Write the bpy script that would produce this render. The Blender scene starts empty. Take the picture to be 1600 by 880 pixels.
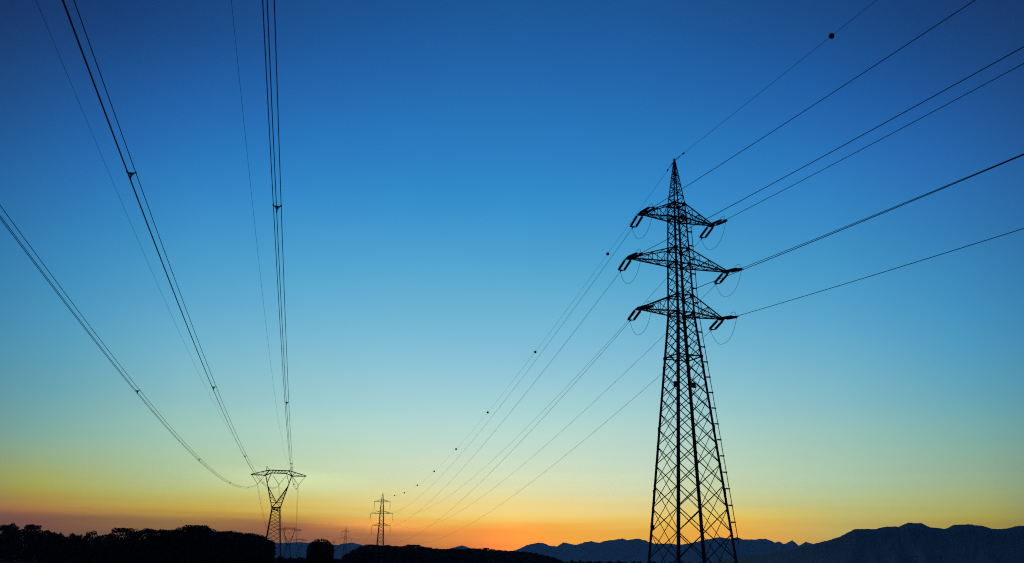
import bpy, math, random
from mathutils import Vector, Matrix

SC = bpy.context.scene
COL = SC.collection
CAMH = 1.7
F_PX, ROLL, HOR = 1416.0, -0.013, 877.0      # focal length and horizon in the photograph's 1600 px frame
PITCH = math.atan((HOR - 440) / F_PX)
CP, SP = math.cos(PITCH), math.sin(PITCH)

# ------------------------------------------------------------------ camera
cd = bpy.data.cameras.new('camera')
cam = bpy.data.objects.new('camera', cd)
COL.objects.link(cam)
SC.camera = cam
cd.sensor_width = 36.0
cd.lens = 36.0 * F_PX / 1600.0
cd.clip_start = 0.1
cd.clip_end = 60000
cam.matrix_world = (Matrix.Translation((0, 0, CAMH)) @ Matrix.Rotation(math.pi / 2 + PITCH, 4, 'X')
                    @ Matrix.Rotation(-ROLL, 4, 'Z'))


def ray(px, py):
    """direction (x right, y forward, z up) seen at a pixel of the 1600x880 photograph"""
    a0, b0 = px - 800, 440 - py
    a = a0 * math.cos(ROLL) + b0 * math.sin(ROLL)
    b = -a0 * math.sin(ROLL) + b0 * math.cos(ROLL)
    return Vector((a, F_PX * CP - b * SP, b * CP + F_PX * SP))


def at(px, py, Y):
    r = ray(px, py)
    r = r * (Y / r.y)
    return Vector((r.x, r.y, r.z + CAMH))


def lin(c):
    o = []
    for v in c:
        v = v / 255.0
        o.append(v / 12.92 if v <= 0.04045 else ((v + 0.055) / 1.055) ** 2.4)
    return (o[0], o[1], o[2], 1.0)


# ------------------------------------------------------------------ sky
SUN_AZ, SUN_EL = math.radians(0.45), math.radians(0.35)
w = bpy.data.worlds.new("World")
SC.world = w
w.use_nodes = True
nt = w.node_tree
nt.nodes.clear()
N = lambda t: nt.nodes.new(t)
L = lambda a, b: nt.links.new(a, b)


def mth(op, a, b=None):
    n = N('ShaderNodeMath')
    n.operation = op
    for i, v in enumerate((a, b)):
        if v is None:
            continue
        if isinstance(v, (int, float)):
            n.inputs[i].default_value = v
        else:
            L(v, n.inputs[i])
    return n.outputs[0]


def maprange(v, a, b, c=0.0, d=1.0, kind='LINEAR'):
    n = N('ShaderNodeMapRange')
    n.interpolation_type = kind
    n.clamp = True
    L(v, n.inputs['Value'])
    for k, x in (('From Min', a), ('From Max', b), ('To Min', c), ('To Max', d)):
        n.inputs[k].default_value = x
    return n.outputs[0]


def mix(f, a, b, mode='MIX'):
    n = N('ShaderNodeMix')
    n.data_type = 'RGBA'
    n.blend_type = mode
    n.clamp_result = False
    if isinstance(f, (int, float)):
        n.inputs[0].default_value = f
    else:
        L(f, n.inputs[0])
    L(a, n.inputs[6])
    L(b, n.inputs[7])
    return n.outputs[2]


tc = N('ShaderNodeTexCoord')
nrm = N('ShaderNodeVectorMath')
nrm.operation = 'NORMALIZE'
L(tc.outputs['Generated'], nrm.inputs[0])
sep = N('ShaderNodeSeparateXYZ')
L(nrm.outputs[0], sep.inputs[0])
elev = mth('ARCSINE', sep.outputs[2])
azim = mth('ARCTAN2', sep.outputs[0], sep.outputs[1])
# thin dust layers near the horizon: slow ripples of the bands with azimuth
strm = N('ShaderNodeMapping')
strm.inputs['Scale'].default_value = (3.0, 3.0, 60.0)
L(nrm.outputs[0], strm.inputs[0])
nz = N('ShaderNodeTexNoise')
nz.inputs['Scale'].default_value = 1.6
nz.inputs['Detail'].default_value = 3.0
L(strm.outputs[0], nz.inputs['Vector'])
low = maprange(elev, math.radians(1), math.radians(9), 1.0, 0.0)
rip = mth('MULTIPLY', mth('MULTIPLY', mth('SUBTRACT', nz.outputs['Fac'], 0.5), math.radians(1.3)), low)
elev2 = mth('ADD', elev, rip)
E0, E1 = math.radians(-1.0), math.radians(40.0)
epos = maprange(elev2, E0, E1)

# evening sky colours (sRGB) by elevation, one row per azimuth; the sun set at azimuth 0
EL = (0.3, 0.9, 1.5, 2.0, 2.5, 3.0, 3.6, 4.4, 5.4, 6.8, 9, 12, 15, 18.5, 22.5, 26.5, 30.5, 35)
SKY = (
    (-34, ((88.0, 61.9, 62.9), (94.5, 65.3, 60.4), (104.6, 70.8, 59.9), (139.3, 96.3, 59.7), (170.7, 134.1, 58.1), (165.2, 146.7, 66.3), (156.0, 153.9, 81.4), (143.1, 157.2, 107.5), (125.7, 158.2, 135.6), (102.3, 153.5, 154.8), (79.7, 144.8, 168.6), (60.6, 136.5, 176.1), (46.1, 121.7, 173.1), (38.1, 102.9, 165.2), (30.0, 81.0, 141.8), (24.4, 61.2, 112.8), (20.6, 43.5, 91.7), (20.2, 41.9, 89.9))),
    (-27, ((145.6, 87.1, 3.3), (157.0, 92.4, 3.3), (170.8, 99.4, 3.3), (202.8, 119.3, 3.3), (263.6, 171.8, 3.3), (257.9, 210.3, 3.3), (237.7, 237.0, 60.5), (212.8, 222.3, 126.5), (185.1, 219.9, 165.5), (149.7, 205.0, 190.5), (116.7, 186.2, 200.0), (88.6, 170.9, 207.4), (69.4, 156.0, 203.5), (50.7, 135.1, 197.7), (36.2, 108.5, 182.6), (29.3, 85.2, 153.3), (21.0, 58.2, 116.1), (18.7, 48.9, 102.3))),
    (-20, ((165.2, 118.6, 3.3), (179.1, 128.4, 3.3), (196.5, 140.2, 3.3), (230.7, 168.4, 3.3), (284.3, 225.4, 3.3), (289.9, 254.5, 51.5), (269.1, 270.2, 144.2), (236.5, 258.7, 186.5), (218.8, 250.7, 194.5), (194.2, 240.9, 215.5), (159.8, 217.5, 217.7), (124.9, 199.4, 226.3), (95.3, 178.0, 219.6), (67.1, 160.2, 215.0), (43.2, 130.3, 203.7), (35.3, 104.4, 181.3), (25.8, 79.1, 144.6), (21.3, 61.6, 116.7))),
    (-13, ((176.4, 109.2, 42.7), (195.9, 121.7, 41.0), (229.2, 141.9, 37.0), (222.4, 126.5, 3.3), (309.4, 240.0, 25.9), (326.1, 289.9, 120.0), (294.5, 283.4, 162.2), (290.0, 314.6, 237.1), (241.5, 263.4, 210.9), (219.3, 258.9, 229.6), (181.0, 232.9, 234.7), (142.9, 210.4, 230.3), (110.4, 191.0, 227.3), (76.6, 170.0, 219.7), (44.4, 141.2, 211.5), (39.9, 116.1, 193.6), (29.0, 93.8, 164.7), (23.4, 72.7, 132.4))),
    (-8, ((194.9, 116.8, 45.5), (215.5, 132.4, 44.4), (262.7, 166.4, 41.6), (397.2, 252.5, 85.8), (322.5, 277.3, 96.0), (348.2, 314.9, 179.9), (328.4, 300.8, 181.5), (281.7, 294.8, 221.5), (257.5, 273.8, 229.5), (227.1, 264.4, 236.6), (190.2, 240.4, 240.9), (148.2, 213.9, 234.8), (117.3, 195.0, 228.9), (79.9, 172.7, 221.5), (45.4, 145.4, 213.1), (41.0, 121.2, 196.8), (30.1, 99.2, 172.6), (24.1, 77.7, 139.5))),
    (-4, ((289.4, 160.3, 26.1), (302.8, 177.2, 26.2), (338.8, 219.0, 26.7), (354.4, 213.1, 25.6), (360.0, 290.1, 89.3), (353.0, 312.6, 182.8), (341.1, 313.0, 195.1), (290.2, 295.9, 232.0), (262.8, 279.8, 236.7), (230.2, 263.2, 239.9), (194.4, 242.9, 242.5), (148.3, 213.6, 237.0), (118.5, 195.7, 227.8), (81.6, 174.5, 221.5), (44.2, 145.8, 213.6), (42.8, 123.3, 197.5), (30.9, 102.9, 175.6), (25.6, 80.6, 143.6))),
    (0, ((381.5, 195.7, 3.3), (381.5, 203.1, 3.3), (381.5, 225.4, 3.3), (367.1, 229.6, 3.4), (361.1, 297.6, 117.4), (363.4, 319.1, 178.7), (349.4, 315.6, 198.3), (296.2, 299.6, 231.0), (264.8, 283.2, 242.2), (235.5, 265.8, 242.1), (194.3, 245.3, 243.0), (148.4, 212.5, 237.6), (119.1, 196.7, 228.1), (80.6, 173.9, 221.1), (46.2, 148.5, 214.0), (42.3, 123.2, 197.7), (31.4, 104.1, 177.5), (26.1, 82.7, 144.7))),
    (4, ((357.6, 231.5, 3.5), (357.6, 235.7, 3.9), (357.6, 249.9, 5.3), (359.6, 243.5, 13.1), (358.9, 294.9, 109.1), (359.3, 316.4, 183.5), (335.9, 311.2, 205.1), (292.8, 297.7, 234.0), (258.9, 278.7, 238.4), (234.7, 264.1, 240.2), (191.9, 242.7, 241.0), (147.2, 212.2, 235.9), (118.1, 197.2, 229.1), (78.5, 171.4, 219.0), (47.0, 146.8, 213.9), (41.2, 122.9, 197.2), (31.1, 102.6, 176.6), (24.7, 81.4, 144.4))),
    (8, ((336.6, 239.1, 23.2), (337.1, 241.9, 24.2), (340.5, 254.5, 28.7), (340.7, 246.6, 31.4), (343.3, 291.2, 114.7), (346.6, 307.1, 175.5), (324.5, 307.3, 210.9), (282.1, 292.7, 231.9), (251.4, 274.2, 240.0), (227.7, 258.9, 236.8), (187.5, 239.2, 238.6), (143.4, 209.4, 235.0), (112.1, 192.9, 227.0), (76.8, 170.1, 218.1), (48.7, 145.8, 213.2), (39.6, 120.5, 194.1), (30.5, 101.8, 175.2), (26.2, 80.0, 141.6))),
    (13, ((353.2, 235.6, 11.4), (353.3, 237.7, 12.1), (353.4, 251.3, 15.0), (355.5, 244.7, 21.6), (348.7, 289.7, 75.0), (338.2, 303.9, 149.8), (300.6, 293.8, 185.5), (266.8, 282.6, 218.4), (240.0, 266.3, 225.6), (215.1, 252.1, 227.5), (174.7, 230.3, 233.0), (133.3, 204.5, 230.0), (103.6, 187.0, 225.2), (72.8, 164.9, 215.4), (48.9, 140.9, 211.1), (37.7, 115.5, 189.9), (29.6, 95.6, 167.3), (24.7, 74.9, 135.2))),
    (20, ((264.7, 217.6, 92.2), (266.2, 219.1, 93.5), (275.8, 236.7, 103.0), (284.5, 253.2, 111.6), (288.1, 268.5, 127.4), (287.6, 280.7, 150.8), (265.0, 274.3, 180.6), (232.8, 262.5, 208.7), (215.7, 250.5, 209.5), (189.7, 235.7, 211.6), (153.1, 214.5, 221.5), (116.7, 193.4, 222.5), (87.1, 174.0, 220.1), (64.4, 154.7, 209.2), (46.8, 130.2, 203.9), (32.7, 104.2, 180.8), (26.9, 83.7, 152.1), (22.7, 65.2, 120.2))),
    (27, ((223.0, 177.1, 15.3), (223.7, 177.9, 15.4), (236.2, 195.9, 16.6), (249.3, 214.0, 17.9), (256.0, 232.9, 21.6), (262.5, 256.7, 88.9), (229.7, 241.0, 138.5), (205.7, 233.5, 170.7), (179.1, 217.9, 180.3), (153.2, 209.9, 190.0), (115.3, 188.7, 206.4), (82.8, 169.8, 210.8), (66.9, 153.9, 206.4), (51.8, 131.4, 193.2), (39.7, 110.1, 186.0), (27.8, 86.8, 158.1), (22.4, 65.3, 124.1), (19.7, 53.7, 106.4))),
    (34, ((130.1, 103.1, 56.2), (130.1, 103.1, 56.2), (136.9, 114.8, 58.4), (143.8, 126.7, 60.7), (148.2, 140.8, 70.8), (150.2, 154.8, 84.9), (147.2, 159.5, 100.8), (136.5, 161.7, 120.3), (123.4, 160.7, 138.4), (105.1, 157.3, 157.8), (78.7, 147.6, 174.2), (58.0, 137.2, 182.0), (47.7, 119.9, 173.7), (39.5, 100.6, 164.3), (31.4, 82.2, 146.8), (25.0, 64.5, 119.6), (21.3, 51.1, 99.8), (20.4, 48.0, 95.1))),
)


def ramp(stops):
    n = N('ShaderNodeValToRGB')
    cr = n.color_ramp
    cr.interpolation = 'B_SPLINE'
    stops = sorted(stops)
    while len(cr.elements) < len(stops):
        cr.elements.new(0.5)
    for e, (p, c) in zip(cr.elements, stops):
        e.position = p
    for e, (p, c) in zip(cr.elements, stops):
        e.color = c
    L(epos, n.inputs[0])
    return n.outputs['Color']


cols = []
for a, cs in SKY:
    cols.append((math.radians(a), ramp([((math.radians(e) - E0) / (E1 - E0), tuple(0.25 * v for v in lin(c))) for e, c in zip(EL, cs)])))
east = ramp([(p, tuple(0.25 * v for v in lin(c))) for p, c in ((0.0, (40, 48, 78)), (0.12, (56, 62, 98)), (0.3, (44, 70, 120)), (0.7, (26, 62, 120)), (1.0, (20, 54, 108)))])
cur = cols[0][1]
for (a0, _), (a1, c1) in zip(cols[:-1], cols[1:]):
    cur = mix(maprange(azim, a0, a1), cur, c1)
away = maprange(mth('ABSOLUTE', azim), math.radians(35), math.radians(120), kind='SMOOTHSTEP')
cur = mix(away, cur, east)
# glow round the sun, which has just gone behind the mountains
sd = Vector((math.sin(SUN_AZ) * math.cos(SUN_EL), math.cos(SUN_AZ) * math.cos(SUN_EL), math.sin(SUN_EL)))
ds = N('ShaderNodeVectorMath')
ds.operation = 'SUBTRACT'
L(nrm.outputs[0], ds.inputs[0])
ds.inputs[1].default_value = sd
dl = N('ShaderNodeVectorMath')
dl.operation = 'LENGTH'
L(ds.outputs[0], dl.inputs[0])
gl = mth('POWER', maprange(dl.outputs['Value'], 0.0, 0.05, 1.0, 0.0), 1.5)
gcol = N('ShaderNodeRGB')
gcol.outputs[0].default_value = (0.18, 0.035, 0.0, 1)
cur = mix(gl, cur, gcol.outputs[0], 'ADD')
bg1 = N('ShaderNodeBackground')
L(cur, bg1.inputs[0])
bg1.inputs[1].default_value = 4.0
nis = N('ShaderNodeTexSky')
nis.sky_type = 'NISHITA'
nis.sun_disc = False
nis.sun_elevation = SUN_EL
nis.sun_rotation = SUN_AZ
nis.altitude = 200
nis.ozone_density = 3.0
bg2 = N('ShaderNodeBackground')
L(nis.outputs[0], bg2.inputs[0])
bg2.inputs[1].default_value = 0.004
ad = N('ShaderNodeAddShader')
L(bg1.outputs[0], ad.inputs[0])
L(bg2.outputs[0], ad.inputs[1])
ow = N('ShaderNodeOutputWorld')
L(ad.outputs[0], ow.inputs[0])

# ------------------------------------------------------------------ sun (behind the ridge) and exposure
sl = bpy.data.lights.new('sun', 'SUN')
sl.energy = 0.4
sl.angle = math.radians(0.5)
sl.color = (1.0, 0.62, 0.3)
so = bpy.data.objects.new('sun', sl)
COL.objects.link(so)
so.rotation_mode = 'QUATERNION'
so.rotation_quaternion = sd.to_track_quat('Z', 'Y')
so.location = (0, 0, 60)
vs = SC.view_settings
vs.view_transform = 'Standard'
vs.look = 'None'
vs.exposure = 0.0
vs.gamma = 1.0
vs.use_curve_mapping = False
SC.cycles.use_denoising = False
SC.cycles.filter_width = 1.15
SC.cycles.volume_bounces = 0
SC.cycles.max_bounces = 4
SC.cycles.transparent_max_bounces = 8


# ------------------------------------------------------------------ materials
def mat(name, c0, c1=None, scale=3.0, rough=0.8, metal=0.0, bump=0.0):
    m = bpy.data.materials.new(name)
    m.use_nodes = True
    t = m.node_tree
    b = t.nodes['Principled BSDF']
    b.inputs['Roughness'].default_value = rough
    b.inputs['Metallic'].default_value = metal
    b.inputs['Specular IOR Level'].default_value = 0.25
    if c1 is None:
        b.inputs['Base Color'].default_value = (*c0, 1)
        return m
    tx = t.nodes.new('ShaderNodeTexCoord')
    n = t.nodes.new('ShaderNodeTexNoise')
    n.inputs['Scale'].default_value = scale
    n.inputs['Detail'].default_value = 6
    t.links.new(tx.outputs['Object'], n.inputs['Vector'])
    r = t.nodes.new('ShaderNodeValToRGB')
    r.color_ramp.elements[0].position = 0.35
    r.color_ramp.elements[1].position = 0.68
    r.color_ramp.elements[0].color = (*c0, 1)
    r.color_ramp.elements[1].color = (*c1, 1)
    t.links.new(n.outputs['Fac'], r.inputs[0])
    t.links.new(r.outputs[0], b.inputs['Base Color'])
    if bump:
        bp = t.nodes.new('ShaderNodeBump')
        bp.inputs['Strength'].default_value = bump
        t.links.new(n.outputs['Fac'], bp.inputs['Height'])
        t.links.new(bp.outputs[0], b.inputs['Normal'])
    return m


M = {
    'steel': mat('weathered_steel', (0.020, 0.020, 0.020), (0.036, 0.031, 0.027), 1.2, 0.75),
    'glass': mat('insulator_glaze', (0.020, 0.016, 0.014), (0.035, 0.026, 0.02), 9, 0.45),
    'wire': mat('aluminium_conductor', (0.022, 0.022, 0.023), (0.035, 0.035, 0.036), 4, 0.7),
    'ball': mat('marker_ball_paint', (0.05, 0.02, 0.015), (0.07, 0.03, 0.02), 5, 0.6),
    'sign': mat('sign_enamel', (0.03, 0.025, 0.015), (0.045, 0.035, 0.02), 6, 0.6),
    'leaf': mat('foliage', (0.010, 0.014, 0.006), (0.022, 0.030, 0.012), 0.6, 0.9),
    'bark': mat('bark', (0.012, 0.009, 0.007), (0.025, 0.019, 0.014), 4, 0.95),
    'soil': mat('field_soil', (0.010, 0.010, 0.007), (0.022, 0.020, 0.012), 0.05, 0.95, 0, 0.4),
    'rock': mat('mountain_slope', (0.034, 0.050, 0.046), (0.060, 0.070, 0.072), 0.002, 0.95),
    'concrete': mat('footing_concrete', (0.10, 0.10, 0.095), (0.16, 0.155, 0.15), 3, 0.9),
    'wood': mat('pole_wood', (0.02, 0.015, 0.012), (0.035, 0.028, 0.02), 3, 0.9),
}


# ------------------------------------------------------------------ helpers
class MB:
    def __init__(self):
        self.v, self.f = [], []

    def add(self, vs, fs):
        o = len(self.v)
        self.v += [tuple(p) for p in vs]
        self.f += [tuple(i + o for i in f) for f in fs]

    def box(self, c, s, ax=None):
        ax = ax or (Vector((1, 0, 0)), Vector((0, 1, 0)), Vector((0, 0, 1)))
        c = Vector(c)
        vs = [c + ax[0] * (s[0] / 2 * i) + ax[1] * (s[1] / 2 * j) + ax[2] * (s[2] / 2 * k)
              for k in (-1, 1) for j in (-1, 1) for i in (-1, 1)]
        self.add(vs, [(0, 2, 3, 1), (4, 5, 7, 6), (0, 1, 5, 4), (2, 6, 7, 3), (0, 4, 6, 2), (1, 3, 7, 5)])

    def bar(self, p, q, wd, hd=None, up=None):
        """square steel bar from p to q"""
        p, q = Vector(p), Vector(q)
        d = q - p
        ln = d.length
        if ln < 1e-5:
            return
        d /= ln
        up = Vector(up) if up is not None else (Vector((0, 0, 1)) if abs(d.z) < 0.95 else Vector((1, 0, 0)))
        a = d.cross(up).normalized()
        b = a.cross(d)
        self.box((p + q) / 2, (ln, wd, hd or wd), (d, a, b))

    def angle(self, p, q, wd, inx, iny):
        """rolled L section from p to q with its two flanges along inx and iny"""
        p, q = Vector(p), Vector(q)
        t = wd * 0.18
        inx, iny = Vector(inx), Vector(iny)
        prof = [inx * 0 + iny * 0, inx * wd, inx * wd + iny * t, inx * t + iny * t, inx * t + iny * wd, iny * wd]
        vs = [p + o for o in prof] + [q + o for o in prof]
        fs = [(i, (i + 1) % 6, 6 + (i + 1) % 6, 6 + i) for i in range(6)]
        fs += [(3, 2, 1, 0), (5, 4, 3, 0), (6, 7, 8, 9), (6, 9, 10, 11)]
        self.add(vs, fs)

    def tube(self, pts, r, n=5, r1=None):
        pts = [Vector(p) for p in pts]
        rings = []
        k = len(pts)
        for i, p in enumerate(pts):
            d = (pts[min(i + 1, k - 1)] - pts[max(i - 1, 0)]).normalized()
            ref = Vector((0, 0, 1)) if abs(d.z) < 0.9 else Vector((1, 0, 0))
            a = d.cross(ref).normalized()
            b = a.cross(d)
            rr = r if r1 is None else r + (r1 - r) * i / (k - 1)
            rings.append([p + a * (rr * math.cos(2 * math.pi * j / n)) + b * (rr * math.sin(2 * math.pi * j / n)) for j in range(n)])
        vs = [v for ring in rings for v in ring]
        fs = [(i * n + j, i * n + (j + 1) % n, (i + 1) * n + (j + 1) % n, (i + 1) * n + j) for i in range(k - 1) for j in range(n)]
        fs += [tuple(range(n - 1, -1, -1)), tuple((k - 1) * n + j for j in range(n))]
        self.add(vs, fs)

    def lathe(self, p, d, prof, n=10):
        """profile [(along, radius)] turned about direction d from p"""
        p, d = Vector(p), Vector(d).normalized()
        ref = Vector((0, 0, 1)) if abs(d.z) < 0.9 else Vector((1, 0, 0))
        a = d.cross(ref).normalized()
        b = a.cross(d)
        vs = [p + d * t + a * (r * math.cos(2 * math.pi * j / n)) + b * (r * math.sin(2 * math.pi * j / n)) for t, r in prof for j in range(n)]
        k = len(prof)
        fs = [(i * n + j, i * n + (j + 1) % n, (i + 1) * n + (j + 1) % n, (i + 1) * n + j) for i in range(k - 1) for j in range(n)]
        fs += [tuple(range(n - 1, -1, -1)), tuple((k - 1) * n + j for j in range(n))]
        self.add(vs, fs)

    def build(self, name, m, parent=None, smooth=False):
        me = bpy.data.meshes.new(name)
        me.from_pydata(self.v, [], self.f)
        me.materials.append(m)
        if smooth:
            me.polygons.foreach_set('use_smooth', [True] * len(me.polygons))
        me.update()
        o = bpy.data.objects.new(name, me)
        COL.objects.link(o)
        o.parent = parent
        return o


def empty(name, loc=(0, 0, 0), rz=0.0):
    o = bpy.data.objects.new(name, None)
    o.empty_display_size = 0.2
    COL.objects.link(o)
    o.location = loc
    o.rotation_euler = (0, 0, rz)
    return o


def tag(o, label=None, cat=None, group=None, kind=None):
    for k, v in (('label', label), ('category', cat), ('group', group), ('kind', kind)):
        if v:
            o[k] = v
    return o


def copy_tree(o, parent=None):
    c = o.copy()
    COL.objects.link(c)
    c.parent = parent
    for ch in o.children:
        copy_tree(ch, c)
    return c


def struct(o, label, cat):
    return tag(o, label, cat, kind='structure')


# ------------------------------------------------------------------ ground
g = MB()
S = 15000.0
ng = 12
for i in range(ng + 1):
    for j in range(ng + 1):
        g.v.append((-S + 2 * S * i / ng, -S + 2 * S * j / ng, 0))
g.f = [(i * (ng + 1) + j, (i + 1) * (ng + 1) + j, (i + 1) * (ng + 1) + j + 1, i * (ng + 1) + j + 1) for i in range(ng) for j in range(ng)]
struct(g.build('ground', M['soil']), 'dark flat farmland stretching to the mountains', 'ground')


# ------------------------------------------------------------------ mountains
def ridge(name, prof, R, depth, seed, label, rough_px, lift=0.0, gain=1.0):
    rnd = random.Random(seed)
    xs = []
    x = prof[0][0]
    while x <= prof[-1][0]:
        xs.append(x)
        x += 2
    hs = []
    n1 = [rnd.uniform(-1, 1) for _ in range(len(xs) + 10)]
    for i, x in enumerate(xs):
        for (xa, ya), (xb, yb) in zip(prof[:-1], prof[1:]):
            if xa <= x <= xb:
                y = ya + (yb - ya) * (x - xa) / (xb - xa)
                break
        near = [b for a, b in prof if abs(a - x) < 45] or [y]
        y = sum(near) / len(near) + (y - sum(near) / len(near)) * gain - lift
        y += rough_px * (0.6 * n1[i] + 0.4 * n1[i + 1])
        r = ray(x, y)
        h = math.hypot(r.x, r.y)
        hs.append((r.x / h, r.y / h, max(8.0, R * r.z / h + CAMH)))
    mb = MB()
    rows = 16
    fr = 9
    ph = [rnd.uniform(0, 6.28) for _ in range(8)]
    for k in range(rows):
        s = k / fr if k <= fr else 1.0
        back = (k - fr) / (rows - 1 - fr) if k > fr else 0.0
        for i, (dx, dy, hz) in enumerate(hs):
            spur = sum(math.sin(i * (0.05 + 0.06 * q) + ph[q]) for q in range(6)) / 6
            rr = R - depth * (1 - s) * (1 + 0.25 * spur) + depth * 0.9 * back
            if k <= fr:
                z = hz * (s ** 1.25) * (1 - 0.30 * s * (1 - s) * 4 * (0.5 + 0.5 * spur)) * 0.999
                if k == 0:
                    z = -2.0
                if k < fr:
                    z = z * 0.97 + rnd.uniform(-1, 1) * hz * 0.02 * s
            else:
                z = hz * (1 - back) ** 1.1 - (2.0 if back >= 1 else 0)
            mb.v.append((dx * rr, dy * rr, z))
    n = len(hs)
    mb.f = [(k * n + i, k * n + i + 1, (k + 1) * n + i + 1, (k + 1) * n + i) for k in range(rows - 1) for i in range(n - 1)]
    struct(mb.build(name, M['rock'], smooth=True), label, 'mountains')


ridge('mountain_range',
      [(-260, 860), (-100, 856), (60, 853), (200, 851), (300, 850), (400, 849), (430, 849.5), (470, 848.5), (505, 851), (528, 852), (540, 850.3), (552, 849.6), (566, 852.5), (600, 856),
       (640, 859), (700, 858), (714, 855.5), (722, 853.8), (732, 857), (770, 861), (800, 860.5), (812, 857.5), (823, 853), (833, 851.5), (848, 850), (858, 853), (870, 853.6), (880, 849.6),
       (890, 850.5), (900, 852), (915, 848.2), (925, 847.3), (935, 849), (949, 846), (960, 845), (972, 843.4), (981, 845.4), (995, 843.3), (1010, 846), (1022, 850), (1040, 849.5), (1062, 851.5),
       (1078, 849), (1100, 845), (1118, 842), (1126, 840.6), (1140, 843), (1152, 841.2), (1160, 843.5), (1180, 844.2), (1197, 843.8), (1211, 848.5), (1217, 846.8), (1225, 850.5), (1238, 846.2),
       (1248, 852.5), (1259, 848.2), (1272, 851.5), (1300, 853), (1400, 856), (1600, 858), (1900, 862)],
      12200, 2200, 3, 'far jagged blue mountain range along the horizon', 0.6, 1.0, 1.4)
ridge('mountain',
      [(1120, 874), (1170, 869), (1215, 863), (1245, 857), (1268, 851), (1290, 845.5), (1310, 840), (1324, 833), (1336, 827.6), (1350, 827), (1366, 827.2), (1378, 824.5), (1390, 823), (1404, 823.4),
       (1412, 820), (1419, 817.4), (1430, 818.2), (1439, 818), (1446, 821), (1454, 824.2), (1468, 825), (1477, 826.6), (1490, 820.8), (1506, 820.2), (1518, 820.2), (1524, 821.6), (1535, 822.4), (1550, 826.4),
       (1562, 827), (1574, 826.2), (1586, 823), (1600, 822), (1640, 820), (1720, 828), (1820, 836), (1950, 850)],
      3100, 1100, 5, 'nearer broad dark navy mountain on the right', 0.5, 0.5, 1.1)


# ------------------------------------------------------------------ wires
def span(p, q, sag, n):
    """hanging wire from p to q: a parabola that drops 'sag' below the chord in the middle"""
    p, q = Vector(p), Vector(q)
    return [p.lerp(q, i / n) - Vector((0, 0, 4 * sag * (i / n) * (1 - i / n))) for i in range(n + 1)]


def span_at(p, q, sag, s):
    p, q = Vector(p), Vector(q)
    return p.lerp(q, s) - Vector((0, 0, 4 * sag * s * (1 - s)))


def wire(name, pts, r, label, cat, n=5, group=None):
    mb = MB()
    o = Vector(pts[0])
    mb.tube([Vector(p) - o for p in pts], r, n)
    ob = mb.build(name, M['wire'], smooth=True)
    ob.location = o
    return tag(ob, label, cat, group)


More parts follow.
